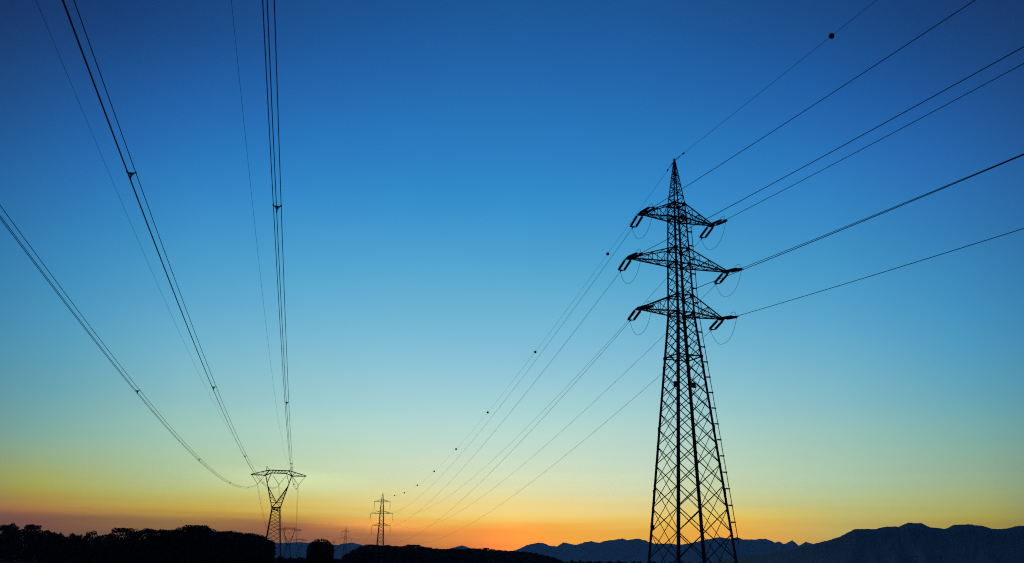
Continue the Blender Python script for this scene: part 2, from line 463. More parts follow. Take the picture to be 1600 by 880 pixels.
# ------------------------------------------------------------------ double-circuit lattice tower with six arms
def lattice_tower(name, loc, rz, lv, arms, ztop, base, kk, thick, detail, label, group):
    """lv: [(z, half width)] of the body from the ground up; arms: [(z bottom, z top, half length)]; kk: depth / width at the foot"""
    root = empty(name, loc, rz)
    tag(root, label, 'pylon', group)
    zb = lv[1][0]                                            # where the flared lower body meets the straight upper body

    def hw(z):
        for (z0, h0), (z1, h1) in zip(lv[:-1], lv[1:]):
            if z <= z1:
                return h0 + (h1 - h0) * (z - z0) / (z1 - z0)
        zp, hp = lv[-1]
        return hp + (0.05 - hp) * (z - zp) / (ztop - zp)

    def corner(sx, sy, z):
        h = hw(z)
        k = kk + (1 - kk) * min(1, max(0, (z - lv[0][0]) / (zb - lv[0][0])))
        return Vector((sx * h, sy * h * k, z))
    cs = ((-1, -1), (1, -1), (1, 1), (-1, 1))
    # legs
    for sx, sy in cs:
        mb = MB()
        zz = [z for z, _ in lv] + [ztop]
        for i, (z0, z1) in enumerate(zip(zz[:-1], zz[1:])):
            wd = thick * (1.10, 0.88, 0.74, 0.64, 0.46, 0.42)[min(i, 5)]
            mb.angle(corner(sx, sy, z0), corner(sx, sy, z1), wd, (-sx, 0, 0), (0, -sy, 0))
        if detail > 1:
            z = lv[0][0] + 2.0                              # splice plates up the leg
            while z < zb:
                mb.box(corner(sx, sy, z) + Vector((-sx, -sy, 0)) * thick * 0.42, (thick * 0.72, thick * 0.72, 0.5))
                z += 4.4
        lg = mb.build('leg', M['steel'], root)
        if detail > 1:
            ft = MB()
            c = corner(sx, sy, lv[0][0])
            ft.lathe((c.x - sx * 0.1, c.y - sy * 0.1, -0.3), (0, 0, 1), [(0, 0.42), (0.55, 0.42), (0.62, 0.34)], 14)
            ft.build('footing', M['concrete'], lg)
    # body bracing, face by face
    mb = MB()
    if detail > 1:
        mb2 = MB()                                           # lighter members of the two side faces
    else:
        mb2 = mb
    bt = thick * (0.31 if detail > 1 else 0.34)
    zz = [lv[0][0]]
    while zz[-1] < zb - 0.1:
        stp = hw(zz[-1]) * (0.80 if detail > 1 else 1.2)
        zz.append(zz[-1] + max(0.3, stp))
    sc = (zb - lv[0][0]) / (zz[-1] - lv[0][0])
    zz = [lv[0][0] + (z - lv[0][0]) * sc for z in zz]
    hop = 2 if detail > 1 else 1
    for fi in range(4):
        a, b = cs[fi], cs[(fi + 1) % 4]
        tgt = mb if fi % 2 == 0 else mb2
        t = bt * (1.0 if fi % 2 == 0 else 0.66)
        nrm_ = Vector(((a[0] + b[0]) / 2, (a[1] + b[1]) / 2, 0))
        for i in range(len(zz) - 1):
            j = min(i + hop, len(zz) - 1)
            off = nrm_ * (-thick * 0.3)
            tgt.bar(corner(*a, zz[i]) + off, corner(*b, zz[j]) + off, t)
            tgt.bar(corner(*b, zz[i]) + off * 1.4, corner(*a, zz[j]) + off * 1.4, t)
            if hop == 2 and i == 0:
                tgt.bar(corner(*a, zz[1]) + off, corner(*b, zz[0]) + off, t)
                tgt.bar(corner(*b, zz[1]) + off * 1.4, corner(*a, zz[0]) + off * 1.4, t)
    # upper body: single X panels between the arm levels, horizontals at each level
    marks = [zb] + [z for a in arms[::-1] for z in a[:2] if z > zb + 0.05] + [lv[-1][0]]
    marks = sorted(set(round(z, 3) for z in marks))
    levels = []
    for z0, z1 in zip(marks[:-1], marks[1:]):
        if z1 - z0 < 0.2:
            continue
        k = max(1, round((z1 - z0) / (hw((z0 + z1) / 2) * (1.35 if detail > 1 else 2.0))))
        for i in range(k):
            levels.append((z0 + (z1 - z0) * i / k, z0 + (z1 - z0) * (i + 1) / k))
    for z0, z1 in levels:
        for fi in range(4):
            a, b = cs[fi], cs[(fi + 1) % 4]
            tgt = mb if fi % 2 == 0 else mb2
            nrm_ = Vector(((a[0] + b[0]) / 2, (a[1] + b[1]) / 2, 0)) * (-thick * 0.2)
            tgt.bar(corner(*a, z0) + nrm_, corner(*b, z1) + nrm_, bt * 0.8)
            tgt.bar(corner(*b, z0) + nrm_ * 1.5, corner(*a, z1) + nrm_ * 1.5, bt * 0.85)
    hz = [z for a in arms for z in a[:2]] + ([lv[0][0] + (zb - lv[0][0]) * 0.83] if detail > 1 else [])
    for z in hz:
        for fi in range(4):
            a, b = cs[fi], cs[(fi + 1) % 4]
            mb.bar(corner(*a, z), corner(*b, z), bt * 1.5)
        if detail > 1:
            mb.bar(corner(-1, -1, z), corner(1, 1, z), bt)
            mb.bar(corner(-1, 1, z + 0.07), corner(1, -1, z + 0.07), bt)
            for c in cs:                                     # gusset plates
                mb.box(corner(*c, z) + Vector((-c[0], -c[1], 0)) * 0.09, (0.22, 0.22, 0.22))
    mb.build('bracing', M['steel'], root)
    if detail > 1:
        mb2.build('bracing', M['steel'], root)
    # peak
    mb = MB()
    zp = lv[-1][0]
    z = zp
    steps = [zp]
    while z < ztop - 0.45:
        z += max(0.28, hw(z) * (1.25 if detail > 1 else 2.4))
        steps.append(min(z, ztop - 0.3))
    for q, (z0, z1) in enumerate(zip(steps[:-1], steps[1:])):
        for fi in range(4):
            a, b = cs[fi], cs[(fi + 1) % 4]
            if (q + fi) % 2:
                a, b = b, a
            mb.bar(corner(*a, z0), corner(*b, z1), bt * 0.75)
            if detail > 1:
                mb.bar(corner(*a, z1), corner(*b, z1), bt * 0.7)
    mb.box((0, 0, ztop - 0.25), (0.10, 0.10, 0.66))
    mb.build('peak', M['steel'], root)
    # arms
    for zbot, zt, al in arms:
        for s in (-1, 1):
            mb = MB()
            tip = Vector((s * al, 0, zbot))
            ch = thick * (0.50 if detail > 1 else 0.5)
            lo = [corner(s, sy, zbot) for sy in (-1, 1)]
            hi = [corner(s, sy, zt) for sy in (-1, 1)]
            for sy, c, h in zip((-1, 1), lo, hi):
                tp = tip + Vector((0, sy * 0.07, 0))
                mb.bar(c, tp, ch)
                mb.bar(h, tp + Vector((0, 0, 0.07)), ch * 0.85)
            npan = 4 if detail > 1 else 2
            for k in range(npan):
                s0, s1 = k / npan, (k + 1) / npan
                for q in (0, 1):                             # side trusses
                    p0, p1 = lo[q].lerp(tip, s0), lo[q].lerp(tip, s1)
                    h0, h1 = hi[q].lerp(tip, s0), hi[q].lerp(tip, s1)
                    if k:
                        mb.bar(p0, h0, bt * 0.7)
                    if k < npan - 1:
                        mb.bar(p0 if k % 2 else h0, h1 if k % 2 else p1, bt * 0.7)
                if k < npan - 1:                             # bottom and top lacing
                    mb.bar(lo[0].lerp(tip, s0), lo[1].lerp(tip, s1), bt * 0.7)
                    mb.bar(lo[1].lerp(tip, s0) + Vector((0, 0, 0.04)), lo[0].lerp(tip, s1) + Vector((0, 0, 0.04)), bt * 0.7)
                    if detail > 1:
                        mb.bar(lo[0].lerp(tip, s1), lo[1].lerp(tip, s1), bt * 0.7)
                        mb.bar(hi[0].lerp(tip, s1), hi[1].lerp(tip, s1), bt * 0.7)
            if detail > 1:
                mb.box(tip, (0.42, 0.34, 0.10))
                mb.box(tip + Vector((s * 0.05, 0, 0.02)), (0.12, 0.12, 0.26))
            mb.build('crossarm', M['steel'], root)
    return root, corner


TX, TY, TPH = 12.537, 64.715, 0.366
UA = Vector((math.cos(TPH), math.sin(TPH), 0))
ARMS = [(25.08 + CAMH, 26.28 + CAMH, 3.10), (21.43 + CAMH, 22.63 + CAMH, 4.217), (17.63 + CAMH, 18.95 + CAMH, 3.524)]
TOPZ = 30.1 + CAMH
LV = [(0.0, 2.315 + 0.152), (17.63 + CAMH, 0.736), (21.43 + CAMH, 0.647), (25.08 + CAMH, 0.539), (26.28 + CAMH, 0.501)]
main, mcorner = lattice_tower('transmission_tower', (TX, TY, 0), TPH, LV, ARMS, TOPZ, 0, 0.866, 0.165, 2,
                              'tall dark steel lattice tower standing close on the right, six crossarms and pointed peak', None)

# climbing ladder beside the right-hand near leg
mb = MB()
za, zb_ = 3.0, 25.4 + CAMH
zlev = [za + (zb_ - za) * i / 30 for i in range(31)]
off = Vector((0.30, -0.02, 0))
rail = [mcorner(1, -1, z) + off for z in zlev]
mb.tube([mcorner(1, -1, z) + off for z in [za] + [l[0] for l in LV[1:]] if z <= zb_] + [rail[-1]], 0.027, 5)
z = za + 0.3
while z < zb_:
    p = mcorner(1, -1, z)
    mb.bar(p, p + off * 1.1, 0.07, 0.09)
    z += 1.12
mb.build('ladder', M['steel'], main)
# small plates fixed to the legs, and the number disc inside the top arm
for (sx, sy, z, dx, dy, sz) in ((-1, -1, 13.75, -0.22, -0.06, (0.34, 0.05, 0.42)), (1, 1, 14.3, 0.30, -0.06, (0.36, 0.05, 0.40))):
    c = mcorner(sx, sy, z) + Vector((dx, dy, 0))
    mb = MB()
    mb.box(c, sz)
    mb.bar(c + Vector((0, 0.03, 0)), mcorner(sx, sy, z) + Vector((-sx * 0.03, 0.03, 0)), 0.05)
    mb.build('sign_plate', M['sign'], main)
mb = MB()
c = mcorner(-1, 1, 4.1) + Vector((0.16, -0.04, 0))
mb.box(c, (0.30, 0.06, 0.30))
mb.bar(c + Vector((0, 0, -0.15)), c + Vector((-0.18, 0.02, -0.5)), 0.04)
mb.build('sign_plate', M['sign'], main)
mb = MB()
mb.lathe((0.16, -0.62, 25.10 + CAMH), (0, 1, 0), [(0, 0.25), (0.04, 0.25)], 18)
mb.bar((0.16, -0.56, 24.7 + CAMH), (0.16, -0.56, 25.5 + CAMH), 0.04)
mb.build('number_disc', M['sign'], main)


# ------------------------------------------------------------------ insulators
def disc_chain(mb, p, d, ln, r=0.099, pitch=0.142, n=12, rod=0.022):
    d = Vector(d).normalized()
    mb.lathe(p, d, [(0, rod), (ln, rod)], 6)
    k = int((ln - 0.12) / pitch)
    st = (ln - k * pitch) / 2
    for i in range(k):
        q = Vector(p) + d * (st + i * pitch)
        mb.lathe(q, d, [(0.0, 0.045), (0.035, 0.05), (0.055, r * 0.8), (0.085, r), (0.10, r * 0.96), (0.106, 0.04)], n)


SL = 2.05                                                    # tension string, yoke to yoke


def tension_proto():
    root = empty('insulator_string')
    for s in (-1, 1):
        mb = MB()
        disc_chain(mb, (0.26, s * 0.215, 0), (1, 0, 0), SL - 0.46)
        mb.build('disc_string', M['glass'], root, smooth=False)
    for x in (0.2, SL - 0.14):
        mb = MB()
        mb.bar((x, -0.27, 0), (x, 0.27, 0), 0.09, 0.05)
        if x < 1:
            mb.bar((0, 0, 0), (x, 0, 0), 0.07)
            mb.bar((0, 0, 0), (x, -0.22, 0), 0.03)
            mb.bar((0, 0, 0), (x, 0.22, 0), 0.03)
        else:
            mb.bar((x, 0, 0), (SL + 0.16, 0, 0), 0.06)
            mb.bar((x, 0.22, 0), (SL, 0, 0), 0.03)
            mb.bar((x, -0.22, 0), (SL, 0, 0), 0.03)
        mb.build('yoke_plate', M['steel'], root)
    mb = MB()
    mb.tube([(SL - 0.16, 0, 0.02), (SL - 0.1, 0, 0.24), (SL - 0.34, 0, 0.36), (SL - 0.62, 0, 0.34), (SL - 0.78, 0, 0.28)], 0.014, 5)
    mb.build('arcing_horn', M['steel'], root)
    return root


def orient(o, p, d):
    d = Vector(d).normalized()
    y = Vector((0, 0, 1)).cross(d).normalized()
    z = d.cross(y)
    m = Matrix((d, y, z)).transposed().to_4x4()
    m.translation = p
    o.rotation_mode = 'XYZ'
    o.location = p
    o.rotation_euler = m.to_euler()


AZN = math.radians(-17.3)
AZF = math.radians(-10.9)
DN = Vector((-math.sin(AZN), -math.cos(AZN), 0))
DFh = Vector((math.sin(AZF), math.cos(AZF), 0))
# distant suspension tower of the same line
FT = at(593.5, 860, 430)
FT.z = 0
DFh = Vector((FT.x - TX, FT.y - TY, 0)).normalized()
FAZ = math.atan2(DFh.x, DFh.y)
FARMS = [(25.45 + CAMH, 26.45 + CAMH, 3.65), (20.2 + CAMH, 21.3 + CAMH, 5.15), (14.8 + CAMH, 15.9 + CAMH, 4.2)]
FLV = [(0.0, 1.95), (14.8 + CAMH, 1.12), (20.2 + CAMH, 0.92), (25.45 + CAMH, 0.66), (26.45 + CAMH, 0.6)]
FTOP = 29.4 + CAMH
LINS = 3.1
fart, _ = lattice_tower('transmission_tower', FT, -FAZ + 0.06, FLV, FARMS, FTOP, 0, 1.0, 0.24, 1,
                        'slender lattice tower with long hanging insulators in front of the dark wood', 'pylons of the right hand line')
# the next two towers of that line, far beyond
C3 = at(538.0, 868, 800)
C3.z = 0
dz3 = 3.2
c3, _ = lattice_tower('transmission_tower', C3, 0.2, [(0, 1.7)] + [(z - dz3, h) for z, h in FLV[1:]], [(a - dz3, b - dz3, c) for a, b, c in FARMS], FTOP - dz3, 0, 1.0, 0.26, 1,
                      'faint small lattice tower in the gap right of the round tree', 'pylons of the right hand line')
C4 = at(520.4, 866, 1240)
C4.z = 0
c4, _ = lattice_tower('transmission_tower', C4, 0.2, [(0, 1.7)] + [(z - 4.5, h) for z, h in FLV[1:]], [(a - 4.5, b - 4.5, c) for a, b, c in FARMS], FTOP - 4.5, 0, 1.0, 0.28, 1,
                      'tiny most distant lattice tower just peeping past the round tree', 'pylons of the right hand line')

# suspension strings
sus = empty('insulator_string')
mb = MB()
disc_chain(mb, (0, 0, -0.15), (0, 0, -1), LINS - 0.35, 0.15, 0.15, 8, 0.03)
mb.build('disc_string', M['glass'], sus)
mb = MB()
mb.bar((0, -0.28, -LINS + 0.06), (0, 0.28, -LINS + 0.06), 0.09)
mb.bar((0, 0, -LINS + 0.24), (0, 0, -LINS + 0.04), 0.06)
mb.build('clamp', M['steel'], sus)
mb = MB()
mb.bar((0, 0, 0), (0, 0, -0.16), 0.06)
mb.build('hook', M['steel'], sus)
first = True
SUS = {}
LEV = ('top', 'middle', 'bottom')
for tn, tw, dz, wh in (('F', fart, 0, 'the slender tower before the wood'), ('C', c3, dz3, 'the faint tower right of the round tree')):
    for li, (z, zt, al) in enumerate(FARMS):
        for s in (-1, 1):
            o = sus if first else copy_tree(sus)
            first = False
            rzv = tw.rotation_euler.z
            p = Vector(tw.location) + Vector((s * al * math.cos(rzv), s * al * math.sin(rzv), z - dz))
            o.location = p
            o.rotation_euler = (0, 0, rzv)
            SUS[(tn, li, s)] = p - Vector((0, 0, LINS))
            tag(o, 'insulator hanging from %s %s tip of %s' % (LEV[li], 'left' if s < 0 else 'right', wh), 'insulator', 'hanging insulators of ' + wh)

# tension strings, conductors and jumpers at the main tower
tens = tension_proto()
first = True
NEARS = {(0, -1): (-0.058, -0.0812), (0, 1): (-0.120, -0.0812), (1, -1): (-0.0915, -0.088), (1, 1): (-0.170, -0.086), (2, -1): (-0.111, -0.0872), (2, 1): (-0.124, -0.0918)}
tip = {}
for li, (z, zt, al) in enumerate(ARMS):
    for s in (-1, 1):
        T = Vector((TX, TY, z)) + UA * (s * al)
        tip[(li, s)] = T
        side = 'left' if s < 0 else 'right'
        # toward the camera
        c0, c1 = NEARS[(li, s)]
        zn = lambda t: c0 + c1 * t + 0.0003 * t * t
        dn = (DN * (SL + 0.12) + Vector((0, 0, zn(SL + 0.12)))).normalized()
        o = tens if first else copy_tree(tens)
        first = False
        orient(o, T, dn)
        tag(o, 'twin insulator string pointing rightward from the tall tower, %s tip of its %s arm' % (side, LEV[li]), 'insulator', 'insulators of the tall tower')
        e1 = T + dn * (SL + 0.12)
        pts = [e1]
        for k in range(1, 121):
            t = SL + 0.12 + 350.0 * (k / 120) ** 1.6
            pts.append(T + DN * t + Vector((0, 0, zn(t))))
        wire('power_cable', pts, 0.0185, 'near cable rising rightward from the %s tip of the tall tower %s arm' % (side, LEV[li]), 'cable', 6, 'near cables of the tall tower')
        # toward the distant tower
        E = SUS[('F', li, s)]
        dh = Vector((E.x - T.x, E.y - T.y, 0))
        run = dh.length
        dh.normalize()
        slope = (E.z - T.z) / run - 4 * 9.6 / run
        df = (dh + Vector((0, 0, slope - 0.07))).normalized()
        o = copy_tree(tens)
        orient(o, T, df)
        tag(o, 'twin insulator string slanting down leftward from the tall tower, %s tip of %s arm' % (side, LEV[li]), 'insulator', 'insulators of the tall tower')
        e2 = T + df * (SL + 0.12)
        wire('power_cable', span(e2, E, 9.4, 110), 0.0135, 'thin cable from the %s tip of the tall %s arm sweeping to the slender tower' % (side, LEV[li]), 'cable', 5, 'cables sweeping to the slender tower')
        # jumper loop under the arm
        jp = []
        for k in range(29):
            q = k / 28
            c = e1.lerp(e2, q)
            drop = 1.5 * (1 - abs(2 * q - 1) ** 2.6)
            jp.append(c - Vector((0, 0, drop)))
        wire('jumper_cable', jp, 0.013, 'slack jumper loop hanging below the %s tip of the tall tower %s arm' % (side, LEV[li]), 'jumper cable', 5, 'jumper loops of the tall tower')

# next span of that line, seen faintly behind the slender tower
for li in range(3):
    for s in (-1, 1):
        wire('power_cable', span(SUS[('F', li, s)], SUS[('C', li, s)], 8.5, 50), 0.019,
             'faint cable running on behind the slender tower from its %s %s arm' % (LEV[li], 'left' if s < 0 else 'right'), 'cable', 4, 'faint cables beyond the slender tower')

# earth wire over the peaks, with its warning balls
PK = Vector((TX, TY, 30.0 + CAMH))
pts = []
for k in range(101):
    t = 350.0 * (k / 100) ** 1.5
    pts.append(PK + DN * t + Vector((0, 0, 0.02 - 0.0353 * t + 0.0001 * t * t)))
wire('earth_wire', pts, 0.011, 'thin earth wire rising right from the peak of the tall tower past a large ball', 'earth wire', 5)
FP = Vector((FT.x, FT.y, FTOP))
wire('earth_wire', span(PK, FP, 9.4, 110), 0.010, 'thin earth wire from the tall tower peak down to the slender tower', 'earth wire', 5)
CPk = Vector((C3.x, C3.y, FTOP - dz3))
wire('earth_wire', span(FP, CPk, 8.0, 50), 0.010, 'faint earth wire between the slender tower and the faint one beyond', 'earth wire', 4)


def ball_at(p, d, r, label):
    mb = MB()
    nn = 12
    mb.lathe(Vector((0, 0, 0)) - Vector(d) * r, d, [(r - r * math.cos(math.pi * i / nn), max(0.004, r * math.sin(math.pi * i / nn))) for i in range(nn + 1)], 18)
    mb.lathe(Vector((0, 0, 0)) - Vector(d) * 0.01, d, [(0, r * 1.03), (0.02, r * 1.03)], 18)
    mb.lathe(Vector((0, 0, 0)) - Vector(d) * (r + 0.06), d, [(0, 0.025), (2 * r + 0.12, 0.025)], 8)
    o = mb.build('warning_ball', M['ball'], smooth=True)
    o.location = p
    return tag(o, label, 'warning ball', 'warning balls on the earth wire')


t = 19.6
ball_at(PK + DN * t + Vector((0, 0, 0.02 - 0.0353 * t + 0.0001 * t * t)), DN, 0.165, 'largest round warning ball, on the wire in the upper right sky')
BL = ('dark ball on the earth wire just left of the tall tower middle arm', 'second warning ball down the wire from the tall tower, in clear blue sky',
      'third warning ball down the sloping wire from the tall tower', 'fourth warning ball from the tall tower, in the pale green sky', 'fourth warning ball from the slender tower peak',
      'third small warning ball from the slender tower peak', 'second tiny warning ball from the slender tower peak', 'tiny warning ball nearest the peak of the slender tower')
run = (FP - PK).length
for k, (t, lb) in enumerate(zip((17.8, 49.5, 85.0, 122.5, 161.0, 203.0, 248.0, 293.0), BL)):
    s = t / run
    p = span_at(PK, FP, 9.4, s)
    d = (span_at(PK, FP, 9.4, s + 0.01) - p).normalized()
    ball_at(p, d, 0.155 + 0.012 * k, lb)
# clamps on the earth wire beside the peak
for d, lb, slp in ((DN, 'small damper on the earth wire right of the tall tower peak', -0.03), (Vector((DFh.x, DFh.y, 0)), 'small damper on the earth wire left of the tall tower peak', -0.105)):
    mb = MB()
    dd = (d + Vector((0, 0, slp))).normalized()
    mb.lathe(Vector((0, 0, 0)), dd, [(0, 0.03), (0.9, 0.03)], 6)
    mb.lathe(dd * 1.35, dd, [(0, 0.02), (0.02, 0.055), (0.26, 0.055), (0.28, 0.02)], 8)
    mb.lathe(dd * 0.9, dd, [(0, 0.018), (0.5, 0.018)], 6)
    o = mb.build('vibration_damper', M['steel'])
    o.location = PK
    tag(o, lb, 'damper')


# ------------------------------------------------------------------ left-hand line: flat towers with triple bundles
AZL = -0.2168
NL = Vector((math.cos(AZL), -math.sin(AZL), 0))
DL = Vector((-math.sin(AZL), -math.cos(AZL), 0))              # toward the camera
D1 = Vector((-84.878, 340.0, 0))


def delta_tower(loc, drop, thick, detail, label):
    root = empty('transmission_tower', loc, -AZL)
    tag(root, label, 'pylon', 'wide topped pylons on the left')
    Z = lambda z: z + CAMH - drop
    zw, zn, zk, zj = Z(17.6), Z(19.4), Z(29.0), Z(25.3)
    zt_, zb_ = Z(30.9), Z(29.9)
    hb, hw_ = 3.4, 1.5
    cs = ((-1, -1), (1, -1), (1, 1), (-1, 1))

    def cn(c, z):
        h = hb + (hw_ - hb) * z / zw
        return Vector((c[0] * h, c[1] * h, z))
    for c in cs:
        mb = MB()
        mb.angle(cn(c, 0), cn(c, zw), thick, (-c[0], 0, 0), (0, -c[1], 0))
        mb.build('leg', M['steel'], root)
    mb = MB()
    z = 0.0
    zs = [0.0]
    while zs[-1] < zw - 0.6:
        zs.append(zs[-1] + (hb + (hw_ - hb) * zs[-1] / zw) * 0.62)
    k = zw / zs[-1]
    zs = [q * k for q in zs]
    for fi in range(4):
        a, b = cs[fi], cs[(fi + 1) % 4]
        for i in range(len(zs) - 1):
            j = min(i + 1 + detail, len(zs) - 1)
            mb.bar(cn(a, zs[i]), cn(b, zs[j]), thick * 0.26)
            mb.bar(cn(b, zs[i]), cn(a, zs[j]), thick * 0.26)
        mb.bar(cn(a, zw), cn(b, zw), thick * 0.9)
    mb.build('bracing', M['steel'], root)
    # forked window
    for s in (-1, 1):
        mb = MB()
        for sy in (-1, 1):
            kn = Vector((s * 4.65, sy * 0.55, zk))
            wc = Vector((s * hw_, sy * hw_, zw))
            nd = Vector((0, sy * 1.2, zn))
            jn = wc.lerp(kn, (zj - zw) / (zk - zw))
            mb.bar(wc, kn, thick * 0.85)
            mb.bar(nd, jn, thick * 0.7)
            mb.bar(wc, nd, thick * 0.5)
            mb.bar(nd, Vector((s * 1.9, sy * 1.1, zn)), thick * 0.3)
            for q in (0.3, 0.55, 0.8):
                o1 = wc.lerp(jn, 0.25 + 0.75 * q)
                i1 = nd.lerp(jn, q)
                mb.bar(o1, i1, thick * 0.28)
                mb.bar(nd.lerp(jn, q - 0.25), o1, thick * 0.28)
            bi = Vector((s * 2.7, sy * 0.5, zb_))
            mb.bar(kn, bi, thick * 0.75)
            mb.bar(bi, wc.lerp(kn, 0.76), thick * 0.45)
        for q in (0.25, 0.5, 0.75, 1.0):
            c1 = Vector((s * (hw_ + (4.65 - hw_) * q), 0, zw + (zk - zw) * q))
            y = hw_ + (0.55 - hw_) * q
            mb.bar(c1 + Vector((0, -y, 0)), c1 + Vector((0, y, 0)), thick * 0.35)
        mb.build('fork_arm', M['steel'], root)
    # beam
    mb = MB()
    for sy in (-1, 1):
        y = sy * 0.5
        mb.bar((-3.55, y, zt_), (3.55, y, zt_), thick * 0.75)
        mb.bar((-2.7, y, zb_), (2.7, y, zb_), thick * 0.75)
        xs = [-2.7, -1.62, -0.54, 0.54, 1.62, 2.7]
        for i, (x0, x1) in enumerate(zip(xs[:-1], xs[1:])):
            xm = (x0 + x1) / 2
            mb.bar((x0, y, zb_), (xm, y, zt_), thick * 0.4)
            mb.bar((xm, y, zt_), (x1, y, zb_), thick * 0.4)
        for s in (-1, 1):
            mb.bar((s * 4.65, y, zk), (s * 3.55, y, zt_), thick * 0.8)
            mb.bar((s * 3.55, y, zt_), (s * 2.7, y, zb_), thick * 0.4)
    for x in (-3.55, -1.8, 0, 1.8, 3.55):
        mb.bar((x, -0.5, zt_), (x, 0.5, zt_), thick * 0.4)
    mb.build('beam', M['steel'], root)
    for s in (-1, 1):
        mb = MB()
        tipx = Vector((s * 9.92, 0, Z(29.15)))
        for sy in (-1, 1):
            mb.bar((s * 3.55, sy * 0.5, zt_), tipx + Vector((0, sy * 0.06, 0.08)), thick * 0.7)
            mb.bar((s * 4.65, sy * 0.55, zk), tipx + Vector((0, sy * 0.06, -0.05)), thick * 0.8)
            lo = lambda q: Vector((s * 4.65, sy * 0.55, zk)).lerp(tipx, q)
            hi = lambda q: Vector((s * 3.9, sy * 0.5, zt_ - 0.1)).lerp(tipx, q)
            for q0, q1 in ((0.0, 0.33), (0.33, 0.66)):
                mb.bar(lo(q0), hi(q1), thick * 0.3)
                mb.bar(lo(q1), hi(q1), thick * 0.3)
        mb.build('crossarm', M['steel'], root)
        mb = MB()
        for sy in (-1, 1):
            mb.bar((s * 4.65, sy * 0.5, zk), (s * 4.55, 0, Z(32.3)), thick * 0.42)
            mb.bar((s * 3.55, sy * 0.5, zt_), (s * 4.55, 0, Z(32.3)), thick * 0.3)
        mb.build('peak', M['steel'], root)
    if detail:
        for x, q in ((-0.62, 0), (0.55, 0.25)):
            mb = MB()
            mb.box((x, -hw_ - 0.06, zw - 0.75 - q), (0.8, 0.06, 0.55))
            mb.bar((x - 0.7, -hw_ - 0.02, zw - 0.75 - q), (x + 0.7, -hw_ - 0.02, zw - 0.75 - q), 0.06)
            mb.build('sign_plate', M['sign'], root)
    return root


d1 = delta_tower(D1, 0, 0.33, 1, 'wide topped lattice pylon with forked body standing behind the left trees')
D2 = D1 - DL * 470 + NL * (-0.5)
d2 = delta_tower(D2, 6.2, 0.42, 0, 'smaller hazy forked pylon beyond, seen right of the first forked one')
D3 = at(466.5, 866, 1260)
D3.z = 0
d3 = delta_tower(D3, 6.0, 0.42, 0, 'faintest forked pylon, farthest of three, behind the hazy one')


def v_string(drop):
    root = empty('insulator_string')
    h = 3.4
    for s in (-1, 1):
        mb = MB()
        p0 = Vector((s * 2.45, 0, h))
        dd = Vector((0, 0, 0.12)) - p0
        disc_chain(mb, p0 + dd.normalized() * 0.25, dd, dd.length - 0.35, 0.145, 0.15, 8, 0.03)
        mb.bar(p0, p0 + dd.normalized() * 0.3, 0.06)
        mb.build('disc_string', M['glass'], root)
    mb = MB()
    mb.bar((-0.25, 0, 0.1), (0.25, 0, 0.1), 0.1)
    mb.bar((-0.2, 0, 0.1), (0, 0, -0.25), 0.06)
    mb.bar((0.2, 0, 0.1), (0, 0, -0.25), 0.06)
    mb.build('yoke_plate', M['steel'], root)
    return root


ZV = 25.7 + CAMH
PH = (('left', -7.25), ('middle', 0.34), ('right', 7.2))
vs0 = v_string(0)
first = True
PB = {}
for tw, key, drop, wh in ((D1, 1, 0, 'first forked pylon behind the trees'), (D2, 2, 6.2, 'hazy second forked pylon')):
    for nm, off_ in PH:
        o = vs0 if first else copy_tree(vs0)
        first = False
        p = Vector((tw.x, tw.y, 0)) + NL * off_ + Vector((0, 0, ZV - drop))
        o.location = p
        o.rotation_euler = (0, 0, -AZL)
        PB[(key, nm)] = p
        tag(o, 'V shaped pair of insulators, %s of three under the %s' % (nm, wh), 'insulator', 'V insulators of the ' + wh)

TRI = ((-0.20, 0.06), (0.20, 0.06), (0.0, -0.286))            # sub-conductors: two above, one below


def spacer_mb():
    mb = MB()
    c = Vector((0, 0, -0.055))
    mb.lathe(c - Vector((0, 0.035, 0)), (0, 1, 0), [(0, 0.065), (0.07, 0.065)], 12)
    for x, z in TRI:
        e = Vector((x, 0, z))
        mb.bar(c, e, 0.05, 0.045)
        mb.lathe(e - Vector((0, 0.06, 0)), (0, 1, 0), [(0, 0.042), (0.12, 0.042)], 8)
    for (xa, za_), (xb, zb2) in ((TRI[0], TRI[1]), (TRI[1], TRI[2]), (TRI[2], TRI[0])):
        mb.bar(Vector((xa, 0, za_)).lerp(c, 0.25), Vector((xb, 0, zb2)).lerp(c, 0.25), 0.025)
    return mb


spm = None


def bundle(p, pathf, ts, n, r, spots, label, group):
    """three conductors held apart by spacers, hung as one"""
    global spm
    root = empty('cable_bundle', p)
    tag(root, label, 'cable bundle', group)
    cen = [pathf(t) - p for t in ts]
    for x, z in TRI:
        mb = MB()
        mb.tube([c + NL * x + Vector((0, 0, z)) for c in cen], r, n)
        mb.build('conductor', M['wire'], root, smooth=True)
    for t in spots:
        if spm is None:
            o = spacer_mb().build('spacer', M['steel'], root)
            spm = o.data
        else:
            o = bpy.data.objects.new('spacer', spm)
            COL.objects.link(o)
            o.parent = root
        o.location = pathf(t) - p
        o.rotation_euler = (0, 0, -AZL)
    return root


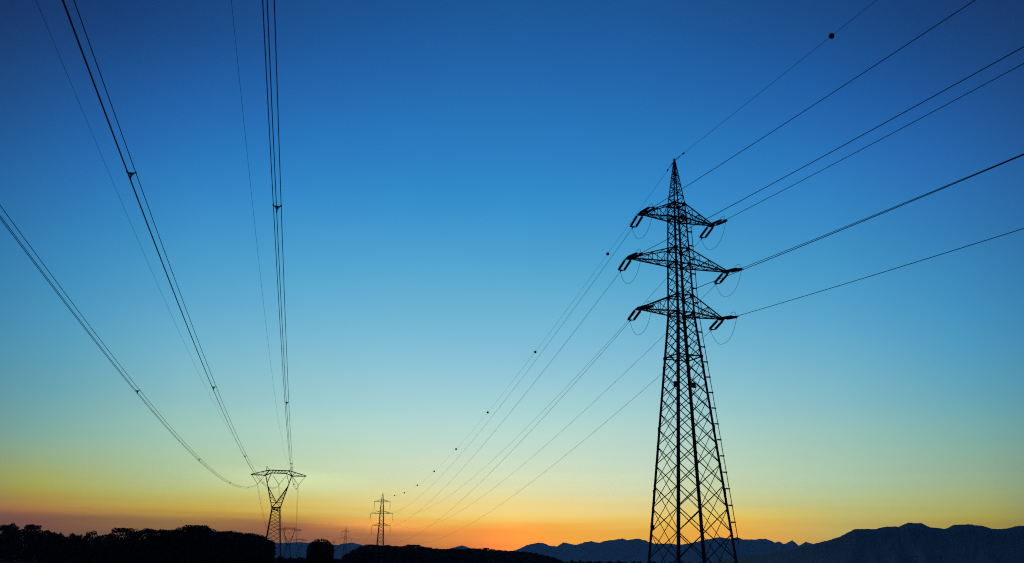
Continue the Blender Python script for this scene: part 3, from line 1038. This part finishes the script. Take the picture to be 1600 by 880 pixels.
SPOT = {'left': (55, 127, 194.5, 254.8, 311), 'middle': (62, 132, 202.5, 258.6, 306.6, 352), 'right': (64, 130, 192.5, 252.4, 304.2, 352)}
for nm, off_ in PH:
    p = PB[(1, nm)] - Vector((0, 0, 0.1))
    A_, B_ = 0.1036, 0.000255
    zc = {'left': 0.0, 'middle': 0.0, 'right': 0.0}[nm]
    f = lambda t, p=p: p + DL * t + Vector((0, 0, -A_ * t + B_ * t * t))
    ts = [406.0 * k / 150 for k in range(151)]
    bundle(p, f, ts, 6, 0.020, SPOT[nm], '%s triple cable bundle running overhead from the first forked pylon' % {'left': 'leftmost', 'middle': 'middle', 'right': 'rightmost'}[nm], 'overhead triple cable bundles')
    q = PB[(2, nm)] - Vector((0, 0, 0.1))
    f2 = lambda t, p=p, q=q: span_at(p, q, 11.5, t)
    bundle(p, f2, [k / 50 for k in range(51)], 4, 0.019, [0.13, 0.27, 0.41, 0.55, 0.7, 0.85], '%s faint cable bundle dropping from the first forked pylon to the hazy one' % nm, 'faint bundles between the forked pylons')
for s, nm in ((-1, 'left'), (1, 'right')):
    p = Vector((D1.x, D1.y, 0)) + NL * (s * 4.55) + Vector((0, 0, 32.3 + CAMH))
    pts = [p + DL * t + Vector((0, 0, -0.1034 * t + 0.0002616 * t * t)) for t in [400.0 * k / 120 for k in range(121)]]
    wire('earth_wire', pts, 0.0095, 'hair thin earth wire overhead from the %s peak of the first forked pylon' % nm, 'earth wire', 5, 'overhead earth wires of the forked pylon')
    q = Vector((D2.x, D2.y, 0)) + NL * (s * 4.55) + Vector((0, 0, 32.3 + CAMH - 6.2))
    wire('earth_wire', span(p, q, 10.0, 50), 0.009, 'faint earth wire from the %s peak of the first forked pylon to the hazy one' % nm, 'earth wire', 4, 'faint earth wires between forked pylons')


# ------------------------------------------------------------------ trees
def crown_mesh(seed, nleaf, ragged, leafsize, dome=False):
    """unit crown: footprint about 1 wide, from 0.06 to 1.0 high, made of leaf clumps in several lobes"""
    rnd = random.Random(seed)
    lobes = [(0, 0, 0.42, 0.46, 0.40), (rnd.uniform(-0.06, 0.06), rnd.uniform(-0.06, 0.06), 0.58, 0.38, 0.38)]
    for _ in range(9):
        a = rnd.uniform(0, 6.283)
        rr = rnd.uniform(0.20, 0.36)
        z = rnd.uniform(0.30, 0.72)
        sz = rnd.uniform(0.15, 0.21)
        lobes.append((rr * math.cos(a), rr * math.sin(a), z, sz, sz * rnd.uniform(0.8, 1.05)))
    for _ in range(ragged * 2):
        a = rnd.uniform(0, 6.283)
        rr = 0.42 * math.sqrt(rnd.random())
        lobes.append((rr * math.cos(a), rr * math.sin(a), 0.93 - rr * rr * 1.25 + rnd.uniform(-0.025, 0.02), 0.12, 0.06))
    if dome:
        lobes = [(0, 0, 0.50, 0.46, 0.50), (0, 0, 0.28, 0.46, 0.30), (0.2, 0, 0.6, 0.25, 0.30), (-0.2, 0.05, 0.58, 0.26, 0.30), (0.02, 0.22, 0.6, 0.24, 0.3), (0, -0.22, 0.55, 0.25, 0.3)]
    wts = [l[3] ** 2 for l in lobes]
    mb = MB()
    for _ in range(nleaf):
        cx, cy, cz, r, rz_ = rnd.choices(lobes, wts)[0]
        while True:
            v = Vector((rnd.uniform(-1, 1), rnd.uniform(-1, 1), rnd.uniform(-1, 1)))
            if 0.05 < v.length < 1:
                break
        v = v.normalized() * (v.length ** 0.45)
        c = Vector((cx + v.x * r, cy + v.y * r, max(0.03, cz + v.z * rz_)))   # leaf clump
        d = Vector((rnd.gauss(0, 1), rnd.gauss(0, 1), rnd.gauss(0, 1))).normalized()
        e = d.cross(Vector((rnd.gauss(0, 1), rnd.gauss(0, 1), rnd.gauss(0, 1)))).normalized()
        s = leafsize * rnd.uniform(0.5, 1.25)
        mb.add([c - d * s, c + e * s * 0.55, c + d * s, c - e * s * 0.55], [(0, 1, 2, 3)])
    top = max(v[2] for v in mb.v)
    mb.v = [(x, y, z / top) for x, y, z in mb.v]
    return mb


def tree_proto(seed, nleaf, ragged, leafsize, dome=False):
    root = empty('tree')
    mb = MB()
    rnd = random.Random(seed + 50)
    mb.tube([(0, 0, -0.01), (0.004, 0, 0.15), (-0.006, 0.006, 0.32), (0.0, 0.0, 0.55), (0.01, 0.0, 0.8)], 0.03, 7, 0.006)
    for _ in range(8):
        a = rnd.uniform(0, 6.283)
        z = rnd.uniform(0.2, 0.55)
        ln = rnd.uniform(0.2, 0.36)
        mb.tube([(0, 0, z), (ln * 0.5 * math.cos(a), ln * 0.5 * math.sin(a), z + 0.1), (ln * math.cos(a), ln * math.sin(a), z + 0.26)], 0.014, 5, 0.004)
    mb.build('trunk', M['bark'], root)
    crown_mesh(seed, nleaf, ragged, leafsize, dome).build('crown', M['leaf'], root)
    return root


protos = [tree_proto(11, 6500, 7, 0.026), tree_proto(12, 6500, 10, 0.025), tree_proto(13, 6000, 8, 0.026), tree_proto(14, 7000, 3, 0.026), tree_proto(15, 1100, 10, 0.028), tree_proto(16, 16000, 0, 0.024, True)]
used = [False] * len(protos)
rt = random.Random(7)


def plant(px, py, wpx, Y, k, label, group, squash=1.0):
    top = at(px, py, Y)
    wd = wpx / F_PX * Y * 1.16
    o = protos[k] if not used[k] else copy_tree(protos[k])
    used[k] = True
    o.location = (top.x, top.y, 0)
    o.rotation_euler = (0, 0, rt.uniform(0, 6.283))
    o.scale = (wd, wd, top.z)
    tag(o, label, 'tree', group)
    return o


GL_ = 'trees of the left belt'
GR_ = 'trees of the right hand wood'
# (x, top y, width, proto, label)
left = [
    (8, 819, 34, 1, 'bushy tree at the left edge of the photo, near end of the tree belt'),
    (22, 816.5, 26, 2, 'tallest pointed tree near the left edge of the tree belt'),
    (52, 819, 38, 0, 'broad domed tree third from the left edge in the tree belt'),
    (72, 827, 22, 2, None), (84, 831, 24, 1, None), (97, 834, 26, 2, None),
    (114, 832, 16, 1, 'small tufted tree just left of the round domed one by the gap'), (125, 834, 16, 2, None),
    (145.5, 828.5, 31, 3, 'round domed tree on the left side of the gap in the belt'),
    (167, 842, 22, 1, 'low bush tree filling the gap in the left tree belt'),
    (192, 824, 40, 0, 'broad dome right of the gap in the left tree belt'),
    (215, 825, 24, 4, 'thin gappy tree with sky showing through its crown'), (231, 824.5, 30, 1, 'second loose crowned tree right of the gappy one'),
    (252, 827, 34, 0, None), (272, 826.5, 30, 1, None), (288, 821.5, 26, 2, 'pointed tuft left of the highest crown of the belt'),
    (306, 819.5, 36, 0, 'highest broad crown in the middle of the left tree belt'), (322, 823, 32, 1, None), (339, 828, 34, 3, None), (359, 828.5, 36, 1, None),
    (376, 831.5, 34, 0, None), (394, 832.5, 34, 1, None), (407, 838, 28, 3, 'rounded last tree of the left belt, hiding the forked pylon foot'),
]
ORD = 'first second third fourth fifth sixth seventh eighth ninth tenth eleventh twelfth thirteenth fourteenth fifteenth sixteenth seventeenth eighteenth nineteenth twentieth'.split()
for i, (x, y, wd, k, lb) in enumerate(left):
    plant(x, y, wd * (1.5 if x > 245 else 1.15 if x > 185 else 1.05), 232 + rt.uniform(-8, 8), k, lb or (
        '%s crown of the left tree belt, counted from its left end' % ORD[i] if i < 8 else '%s crown of the left belt, counted from the forked pylon' % ORD[len(left) - 1 - i]), GL_)
plant(502, 841.0, 38.5, 236, 5, 'lone round tree standing between the two woods', None)
right = [
    (545, 864.5, 18, 450, 1, 'low bush tree at the left tip of the right hand wood'), (557, 858.5, 20, 455, 0, None), (566, 852.5, 22, 460, 3, None),
    (580, 850.3, 30, 462, 0, None), (594, 851.5, 24, 468, 1, None), (606, 850.8, 22, 470, 1, None), (617, 852.8, 20, 475, 0, None), (628, 853, 22, 480, 1, None),
    (637, 850, 20, 482, 2, 'small pointed crown right of the slender tower in the wood'), (647, 850.6, 24, 486, 0, 'broader crown, highest right of the slender tower'), (658, 853, 22, 495, 1, None), (669, 855, 20, 505, 0, None),
    (681, 856.5, 20, 515, 1, None), (692, 857.5, 20, 530, 0, None), (705, 856.5, 20, 540, 1, None), (717, 857, 18, 555, 0, None), (728, 857, 18, 570, 1, None), (738, 856.4, 18, 585, 0, None),
    (749, 856.5, 17, 600, 1, None), (759, 855.8, 17, 615, 0, None), (769, 857.5, 16, 630, 1, None), (779, 859, 16, 650, 0, None), (789, 859.5, 15, 665, 1, None), (799, 860.3, 15, 680, 0, None),
    (809, 861, 14, 700, 1, None), (819, 861.6, 14, 720, 0, None), (828, 862.6, 14, 740, 1, None), (837, 864, 14, 760, 0, None), (846, 866, 14, 780, 1, None), (855, 868.3, 13, 800, 0, None),
    (863, 870.4, 12, 820, 1, None), (871, 873, 12, 840, 3, 'last low tree at the right end of the wood'),
]
for i, (x, y, wd, Y, k, lb) in enumerate(right):
    plant(x, y, wd * 1.15, Y, k, lb or (
        '%s crown of the right hand wood, counted from its left tip' % ORD[i] if i < 16 else '%s crown of the right hand wood, counted back from its low right end' % ORD[len(right) - 1 - i]), GR_)


# undergrowth that closes the foot of the woods, and far hedges
def scrub(name, line, depth, n, size, seed, label):
    """line: [(x, Y, top height)]"""
    rnd = random.Random(seed)
    mb = MB()
    for _ in range(n):
        q = rnd.uniform(0, len(line) - 1.0001)
        i = int(q)
        f = q - i
        (xa, ya, ha), (xb, yb, hb_) = line[i], line[i + 1]
        h = ha + (hb_ - ha) * f
        h *= 0.75 + 0.25 * math.sin(q * 9.1) * math.sin(q * 23.7)
        c = Vector((xa + (xb - xa) * f, ya + (yb - ya) * f + rnd.uniform(0, depth), h * rnd.random() ** 0.8))
        d = Vector((rnd.gauss(0, 1), rnd.gauss(0, 1), rnd.gauss(0, 1))).normalized()
        e = d.cross(Vector((rnd.gauss(0, 1), rnd.gauss(0, 1), rnd.gauss(0, 1)))).normalized()
        s = size * rnd.uniform(0.5, 1.3)
        mb.add([c - d * s, c + e * s * 0.6, c + d * s, c - e * s * 0.6], [(0, 1, 2, 3)])
    tag(mb.build(name, M['leaf']), label, 'undergrowth', kind='stuff')


def ln(pts):
    o = []
    for x, y, Y in pts:
        p = at(x, y, Y)
        o.append((p.x, p.y, max(0.8, p.z)))
    return o


scrub('undergrowth', ln([(-60, 832, 222), (60, 830, 222), (100, 836, 222), (150, 840, 224), (168, 845, 224), (190, 836, 224), (230, 834, 224), (290, 831, 224), (340, 834, 224), (400, 839, 225), (418, 849, 228)]), 9, 19000, 0.5, 21, 'dense dark undergrowth at the foot of the left tree belt')
scrub('undergrowth', ln([(539, 868, 440), (562, 860, 446), (580, 857, 446), (650, 857.5, 472), (700, 861, 516), (760, 861, 600), (820, 865, 700), (876, 875, 830)]), 10, 15000, 0.7, 22, 'dense dark undergrowth along the right hand wood')
scrub('hedge', ln([(405, 868.5, 330), (440, 870.0, 330), (480, 870.6, 330), (520, 871.5, 335), (560, 872.5, 340)]), 6, 3000, 0.45, 23, 'low dark hedge beneath the forked pylons')
scrub('hedge', ln([(860, 876.6, 420), (900, 875.6, 420), (930, 876.8, 420), (970, 876.0, 420), (1030, 877.6, 420), (1100, 878.5, 420), (1150, 879.5, 420), (1210, 879, 420), (1300, 879.5, 420), (1400, 881, 420), (1500, 882, 420), (1620, 884, 420), (1700, 884, 420)]),
      8, 9000, 0.45, 24, 'low uneven dark hedge line under the mountains on the right')

# two thin poles against the dark mountain
for x, y, lb in ((1433, 868, 'left of two thin dark poles before the navy mountain'), (1469.5, 869, 'right of two thin dark poles before the navy mountain')):
    p = at(x, y, 430)
    mb = MB()
    mb.tube([(0, 0, -0.2), (0, 0, p.z * 0.5), (0, 0, p.z)], 0.16, 8, 0.09)
    mb.bar((-0.7, 0, p.z - 0.5), (0.7, 0, p.z - 0.5), 0.12)
    for q in (-0.6, 0.6):
        mb.lathe((q, 0, p.z - 0.44), (0, 0, 1), [(0, 0.05), (0.12, 0.09), (0.25, 0.04)], 8)
    o = mb.build('utility_pole', M['wood'])
    o.location = (p.x, p.y, 0)
    tag(o, lb, 'pole', 'thin poles on the right')

# ------------------------------------------------------------------ evening haze over the plain
HAZE = 6.2e-5
if HAZE:
    hz = MB()
    hz.box((0, 0, 445), (30200, 30200, 894))
    hm = bpy.data.materials.new('haze_air')
    hm.use_nodes = True
    t = hm.node_tree
    t.nodes.clear()
    pv = t.nodes.new('ShaderNodeVolumePrincipled')
    pv.inputs['Color'].default_value = (0.58, 0.84, 1.0, 1)
    pv.inputs['Density'].default_value = HAZE
    out = t.nodes.new('ShaderNodeOutputMaterial')
    t.links.new(pv.outputs[0], out.inputs['Volume'])
    tag(hz.build('haze', hm), 'thin blue evening haze over the plain', 'haze', kind='stuff')
